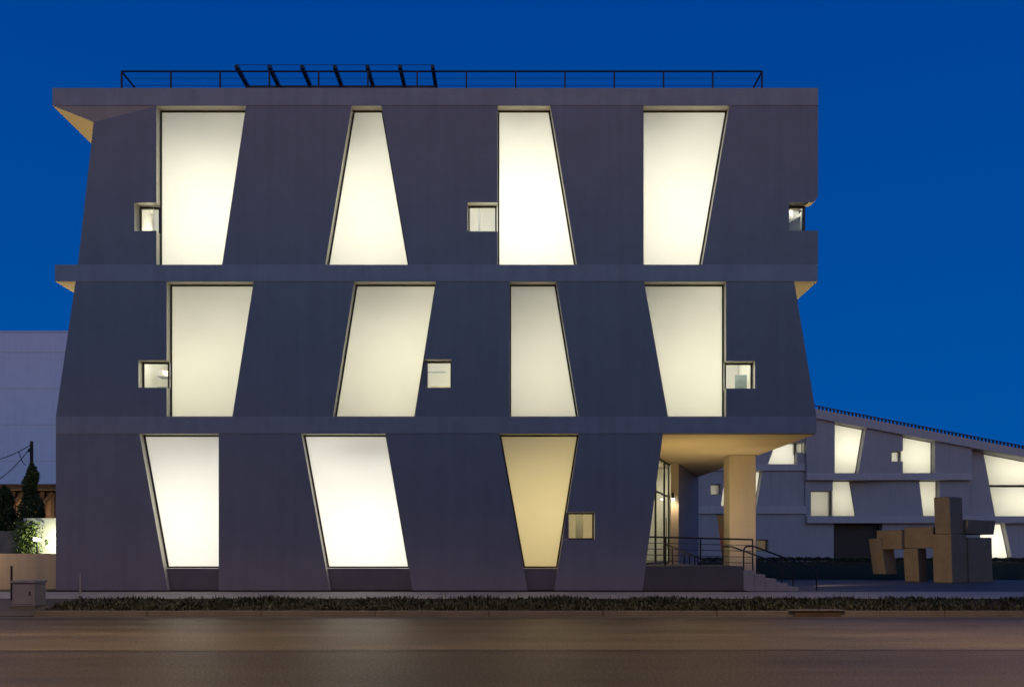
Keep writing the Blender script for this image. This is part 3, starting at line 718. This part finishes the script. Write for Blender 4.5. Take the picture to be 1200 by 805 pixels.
# =================================================================== SCULPTURE (generic blocky granite piece)
M['granite'] = mat('pink_granite', (0.20, 0.16, 0.11), 0.8, var=0.16, scale=2.2, bump=0.5, bscale=14)
YS = 34.6; zs = pz(YS)
scu = thing('stone_sculpture', 'blocky brown granite sculpture of stacked beams on the plaza', 'sculpture', (X(1095, YS), YS, zs))
TS = R(-57); cS, sS = math.cos(TS), math.sin(TS); OX, OY = X(1112, YS) - .39, YS + .6
def block(name, x0, x1, y0, y1, z0, z1, lean=0.0):
    def q(x, y, z): return Vector((OX + x * cS - y * sS, OY + x * sS + y * cS, zs + z))
    f = [q(x0 + lean, y0, z0), q(x1 + lean, y0, z0), q(x1, y0, z1), q(x0, y0, z1)]
    return MB().poly_prism(f, q(0, y1, 0) - q(0, y0, 0)).build(name, M['granite'], scu, bevel=.03)
block('base_block', 0, .8, 0, 1.15, 0, 1.98, .06)
block('upright_block', .03, .7, .06, 1.0, 1.99, 3.5, .06)
block('rear_block', -.1, .86, 1.17, 3.0, 0, 1.86, .05)
block('arm_block', -.2, .95, 1.02, 3.15, 1.99, 2.58, -.08)
block('beam_block', -1.3, -.015, .1, .8, 1.42, 2.3)
block('beam_block', -2.5, -1.315, -.06, .8, 1.38, 2.2)
block('leg_block', -2.85, -2.25, -.12, .75, .3, 1.85, .22)
block('leg_block', -1.35, -.7, .1, .75, 0, 1.405, .08)

# =================================================================== LEFT SIDE
# far white building
M['white'] = concrete('white_render_skylit', (0.62, 0.72, 0.84), .04, .05)  # plain white wall; blue dusk sky light put into its colour
wb = thing('white_building', 'large plain white windowless building far behind the left corner', 'building', (-55, 92, 0))
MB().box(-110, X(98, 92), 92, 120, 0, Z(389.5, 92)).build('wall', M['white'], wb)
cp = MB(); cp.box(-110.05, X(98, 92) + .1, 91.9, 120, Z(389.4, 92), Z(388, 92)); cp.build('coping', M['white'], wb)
jn = MB()
for k in range(1, 6): jn.box(-109, X(97, 92), 91.97, 92.0, 4 + k * 3.9, 4.05 + k * 3.9)
jn.build('wall_joint', mat('joint', (0.55, 0.54, 0.55), .9), wb)
# brown timber building
M['timber'] = mat('brown_timber', (0.16, 0.095, 0.05), .8, var=.35, scale=1.2, stretch=(1, 1, 6))
M['timberdark'] = mat('dark_timber', (0.06, 0.036, 0.02), .8, var=.3, scale=2)
YT = 54
tb = thing('timber_building', 'low brown timber building with braced eaves behind the cypress trees', 'building', (X(20, YT), YT, .8))
MB().box(-60, X(70, YT), YT, YT + 10, .5, Z(577, YT)).build('wall', M['timber'], tb)
rf = MB().poly_prism([(-61, YT - 1.2, Z(575, YT)), (X(78, YT), YT - 1.2, Z(575, YT)), (X(78, YT), YT - 1.2, Z(571, YT)), (-61, YT - 1.2, Z(571, YT))], (0, 12, 0))
rf.poly_prism([(-61, YT - 1.3, Z(571, YT) + .01), (X(78, YT), YT - 1.3, Z(571, YT) + .01), (X(78, YT), YT - 1.3, Z(569, YT)), (-61, YT - 1.3, Z(569, YT))], (0, 12, 0)).build('roof', M['timberdark'], tb)
for px in (-20, -2, 17, 33, 51, 63):
    x = X(px, YT); MB().box(x - .12, x + .12, YT - .15, YT - .01, .6, Z(576, YT)).build('post', M['timberdark'], tb)
for px in (17, 51):
    MB().bar((X(px, YT), YT - .2, Z(592, YT)), (X(px + 13, YT), YT - .2, Z(577, YT)), .09, 4).build('brace', M['timberdark'], tb)
    MB().bar((X(px, YT), YT - .2, Z(592, YT)), (X(px - 13, YT), YT - .2, Z(577, YT)), .09, 4).build('brace', M['timberdark'], tb)
for pa, pb in ((-17, -5), (20, 30), (37, 48)):
    MB().box(X(pa, YT), X(pb, YT), YT - .06, YT - .012, Z(604, YT), Z(582, YT)).build('window', mat('timber_window', (.3, .2, .1), .5), tb)
light('eaves_light', 'AREA', (X(25, YT), YT - 2.2, 2.2), 260, (1.0, .72, .42), target=(X(25, YT), YT, 4.2), shape='RECTANGLE', size=8, size_y=.3)
# walls
M['beige'] = concrete('beige_wall_plaster', (0.42, 0.34, 0.24), .08, .1)
bw = MB().box(-45, X(66.5, 28.9), 28.9, 29.2, .3, Z(648.5, 28.9)).build('garden_wall', M['beige'], bevel=.02)
tag(bw, 'smooth beige garden wall at the street left of the dark building', 'wall')
M['oldstone'] = mat('weathered_stone', (0.20, 0.18, 0.13), .9, var=.45, scale=1.5, bump=.6, bscale=6)
rw = MB().box(-50, X(27, 40.2), 40.2, 40.6, .5, Z(622, 40.2)).build('retaining_wall', M['oldstone'], bevel=.03)
tag(rw, 'weathered mottled stone wall under the cypress trees', 'wall')
M['paleplaster'] = concrete('pale_plaster', (0.6, 0.6, 0.5), .05, .05)
lw_ = MB().box(X(27.5, 40.4), X(72, 40.4), 40.4, 40.8, .5, Z(607, 40.4)).build('lit_wall', M['paleplaster'])
tag(lw_, 'pale plaster wall lit brightly by the floodlight', 'wall')
# floodlight
fx, fy, fz = X(43.5, 39.3), 39.3, Z(632, 39.3)
fl = thing('floodlight', 'glaring floodlight in front of the pale wall below the cypress', 'lamp', (fx, fy, .6))
MB().bar((fx, fy, .6), (fx, fy, fz - .12), .035, 8).build('post', M['steel'], fl)
MB().box(fx - .13, fx + .13, fy - .1, fy + .1, fz - .1, fz + .1).build('housing', M['steel'], fl, bevel=.015)
MB().box(fx - .1, fx + .1, fy - .125, fy - .104, fz - .07, fz + .07).build('lens', M['lampglow'], fl)
light('floodlight_light', 'POINT', (fx + .45, fy + .35, fz - .1), 120, (1.0, 1.0, .72), shadow_soft_size=.1)
light('floodlight_light', 'SPOT', (fx, fy - .2, fz), 900, (1.0, .93, .7), target=(fx - 4, 20, 0.3), spot_size=R(120), spot_blend=1, shadow_soft_size=.15)
# cypress trees
def leafmat(name, c):
    m = mat(name, c, .65, var=.55, scale=2.5); b = m.node_tree.nodes['Principled BSDF']
    b.inputs['Subsurface Weight'].default_value = 0; return m
M['cypress'] = leafmat('cypress_leaves', (0.055, 0.085, 0.025)); M['bark'] = mat('bark', (.09, .065, .045), .9, var=.3, scale=8)
def cypress(label, px, Y, ztop, zbase, rmax, seed):
    x = X(px, Y); t_ = thing('cypress_tree', label, 'tree', (x, Y, .7), 'cypress trees behind the garden wall')
    tr = MB().bar((x, Y, .7), (x + .03, Y, ztop - .6), .12, 8, .02)
    r = random.Random(seed)
    for k in range(26):
        z = zbase + (ztop - zbase) * (k + .5) / 27; a = r.uniform(0, 6.28); rr_ = rmax * (1 - ((z - zbase) / (ztop - zbase)) ** 1.6) * .8
        tr.bar((x, Y, z - .2), (x + rr_ * math.cos(a), Y + rr_ * math.sin(a), z + .3), .02, 5, .006)
    tr.build('trunk', M['bark'], t_)
    lumps = [(r.uniform(0, 6.28), r.uniform(0, 1), r.uniform(.65, 1.2)) for _ in range(40)]
    def fn(q):
        t = q.random() ** .9; z = zbase + (ztop - zbase) * t
        a = q.uniform(0, 6.28)
        prof = (1 - t ** 5) * (.65 + .35 * min(1, t * 5))
        f = 1.0
        for la, lt, lf in lumps:
            dd = (math.cos(a - la) * .5 + .5) * math.exp(-((t - lt) / .06) ** 2); f *= 1 + (lf - 1) * dd
        rad = rmax * prof * f * math.sqrt(q.uniform(.25, 1.0))
        return Vector((x + rad * math.cos(a), Y + rad * math.sin(a), z + q.gauss(0, .03)))
    cr = MB(); leaf_cloud(cr, fn, 7000, .10, seed); cr.build('crown', M['cypress'], t_)
cypress('tall slender cypress tree right in front of the utility pole', 37, 41.8, Z(543, 41.8), 2.0, .62, 11)
cypress('cypress tree cut off by the left edge of the picture', 5, 42.5, Z(570, 42.5), 2.0, .75, 12)
cypress_x = None
# climbing plant beside the floodlight
M['vine'] = leafmat('vine_leaves', (0.10, 0.15, 0.03))
vx = X(33, 39.9)
vn = thing('climbing_plant', 'bright green leafy climber beside the floodlight', 'plant', (vx, 39.9, .7))
MB().bar((vx, 39.95, .7), (vx + .1, 39.9, 2.9), .03, 6, .01).bar((vx, 39.95, 1.2), (vx - .35, 39.95, 2.8), .02, 6, .008).build('stem', M['bark'], vn)
vm = MB(); leaf_cloud(vm, lambda q: Vector((vx + q.gauss(0, .28), 39.85 + q.gauss(0, .2), 1.0 + 2.2 * q.random())), 1500, .11, 21); vm.build('foliage', M['vine'], vn)
# utility pole and wires
up = thing('utility_pole', 'tall thin dark utility pole behind the cypress', 'pole', (X(37, 47), 47, .8))
MB().bar((X(37, 47), 47, .8), (X(37, 47), 47, Z(517, 47)), .10, 8, .085).build('pole', M['timberdark'], up)
MB().box(X(37, 47) - .12, X(37, 47) + .12, 46.86, 46.9, Z(530, 47), Z(526, 47)).build('bracket', M['steel'], up)
def wire(label, a, b, sag):
    pts = [a.lerp(b, k / 16) - Vector((0, 0, sag * 4 * (k / 16) * (1 - k / 16))) for k in range(17)]
    o = MB().path(pts, .022, 5).build('power_line', M['steel']); tag(o, label, 'wire', 'power lines on the left pole')
wire('upper black power line running left from the utility pole', W(36, 521, 46.88), W(-60, 538, 44), .5)
wire('lower black power line hanging from the utility pole', W(36, 524, 46.88), W(-60, 572, 43), .9)
wire('short drooping service cable between pole and cypress', W(22, 528.5, 46.2), W(30, 545, 43.5), .15)
# utility cabinet by the kerb
M['cabinet'] = mat('grey_cabinet_paint', (.21, .2, .225), .5, var=.1, scale=4)
ub = thing('utility_cabinet', 'grey metal utility cabinet standing by the kerb on the left', 'cabinet', (X(27, 23.6), 23.6, .12))
cbx0, cbx1 = X(14, 23.6), X(40, 23.6)
MB().box(cbx0 - .05, cbx1 + .05, 23.55, 24.3, .08, .2).build('base', M['kerb'], ub, bevel=.01)
MB().box(cbx0, cbx1, 23.6, 24.2, .203, Z(683, 23.6)).build('body', M['cabinet'], ub, bevel=.02)
MB().box(cbx0 - .03, cbx1 + .03, 23.56, 24.24, Z(682.9, 23.6), Z(680, 23.6)).build('lid', M['cabinet'], ub, bevel=.012)
dr = MB().box(cbx0 + .05, cbx1 - .05, 23.585, 23.598, .26, Z(686, 23.6)).build('door', M['cabinet'], ub, bevel=.004)
MB().box(cbx1 - .12, cbx1 - .09, 23.56, 23.584, .5, .62).build('handle', M['steel'], dr)
sp = thing('sign_post', 'short dark post behind the grey utility cabinet', 'post', (X(13.5, 25), 25, .3))
MB().bar((X(13.5, 25), 25, .25), (X(13.5, 25), 25, Z(664, 25)), .03, 8).build('post', M['steel'], sp)
MB().bar((X(13.5, 25), 25, Z(664, 25)), (X(13.5, 25), 25, Z(663, 25)), .04, 8).build('cap', M['steel'], sp)
mk = thing('marker_post', 'slim pale marker post in the planting strip near the left corner', 'post', (X(94, 25.1), 25.1, .3))
MB().bar((X(94, 25.1), 25.1, .25), (X(94, 25.1), 25.1, Z(672, 25.1)), .022, 8).build('post', M['walk'], mk)
MB().bar((X(94, 25.1), 25.1, .25), (X(94, 25.1), 25.1, .42), .05, 8).build('base', M['kerb'], mk)

# =================================================================== GROUND COVER in the strip
M['cover'] = mat('ground_cover_leaves', (0.036, 0.042, 0.015), .6, var=.5, scale=1.6)
gc = MB(); r = random.Random(5)
verts = []; faces = []
def bed_z(y): return .13 + (y - 22.63) / 2.67 * .2
from mathutils import noise as mnoise
for k in range(34000):
    x = r.uniform(-12.5, 26); y = 22.72 + 2.3 * r.random()
    nn = mnoise.noise((x * .55, y * .8, 3.1)) + .6 * mnoise.noise((x * 1.9, y * 2.2, 7.7))
    if nn < -.12 and r.random() < .85: continue
    h = (.05 + .10 * r.random()) * (1 + .7 * max(0, nn)); tall = r.random() < .012
    if tall: h *= 2.1
    a = r.uniform(0, 6.28); ln = h * r.uniform(.2, 1.1) * (.4 if tall else 1); wd = (.006 if tall else .010 + .014 * r.random())
    z = bed_z(y) - .01; dx, dy = math.cos(a), math.sin(a); i = len(verts)
    verts += [(x - dy * wd, y + dx * wd, z), (x + dy * wd, y - dx * wd, z), (x + dx * ln * .4 + dy * wd, y + dy * ln * .4 - dx * wd, z + h * .7), (x + dx * ln * .4 - dy * wd, y + dy * ln * .4 + dx * wd, z + h * .7), (x + dx * ln, y + dy * ln, z + h)]
    faces += [(i, i + 1, i + 2, i + 3), (i + 3, i + 2, i + 4)]
me = bpy.data.meshes.new('ground_cover'); me.from_pydata(verts, [], faces); me.materials.append(M['cover'])
gco = bpy.data.objects.new('ground_cover', me); C.objects.link(gco); tag(gco, kind='stuff')

# storm drain in the kerb
sdx0, sdx1 = X(930, 22.45), X(985, 22.45)
sdn = thing('storm_drain', 'dark slot of a storm drain in the kerb below the entrance steps', 'drain', (sdx0, 22.45, 0))
MB().box(sdx0, sdx1, 22.40, 22.448, .01, .115).build('opening', M['timberdark'], sdn)
MB().box(sdx0 - .12, sdx1 + .12, 22.36, 22.9, .152, .175).build('cover', M['kerb'], sdn, bevel=.008)
# =================================================================== STREET LAMPS on the near kerb (their light lies on the road)
def street_lamp(label, x, y, reach, power, cone, tgt):
    t_ = thing('street_lamp', label, 'street lamp', (x, y, 0))
    MB().bar((x, y, 0), (x, y, 9.6), .11, 10, .06).build('pole', M['steel'], t_)
    MB().bar((x, y, 9.5), (x, y + reach, 10.2), .05, 8).build('arm', M['steel'], t_)
    MB().box(x - .16, x + .16, y + reach - .4, y + reach + .4, 10.12, 10.28).build('lamp_head', M['steel'], t_, bevel=.03)
    light('street_lamp_light', 'SPOT', (x, y + reach, 10.08), power, (1.0, .62, .30), target=tgt, spot_size=R(cone), spot_blend=.6, shadow_soft_size=.15)
street_lamp('street lamp on the far kerb beyond the left picture edge', -16.0, 23.3, -6.5, 650, 165, (-15, 17, 0))
street_lamp('street lamp on the near kerb beyond the left picture edge', -9.8, 3.2, 10.3, 6500, 167, (-9.0, 9.5, 0))
street_lamp('street lamp on the near kerb beyond the right picture edge', 9.8, 3.2, 10.3, 7500, 168, (9.0, 9.5, 0))

# =================================================================== the trees across the street, behind the camera: they screen the low afterglow
tl = MB(); q = random.Random(31); cs = [(x + q.uniform(-2, 2), -9 + q.uniform(-3, 1), q.uniform(12.5, 16.5) , q.uniform(4, 6)) for x in range(-52, 40, 6)]
for cx_, cy_, ht, rr_ in cs:
    tl.bar((cx_, cy_, -.02), (cx_, cy_, ht * .6), .3, 8, .12)
    for _ in range(2600):
        d = Vector((q.gauss(0, 1), q.gauss(0, 1), q.gauss(0, 1))).normalized() * (q.random() ** .4)
        p = Vector((cx_ + d.x * rr_, cy_ + d.y * rr_, ht * .58 + d.z * ht * .42)); u = Vector((q.gauss(0, 1), q.gauss(0, 1), q.gauss(0, 1))).normalized(); v = u.orthogonal().normalized()
        tl.quad(p - u * .45, p - v * .3, p + u * .45, p + v * .3)
tag(tl.build('treeline', M['leafdark']), kind='stuff')
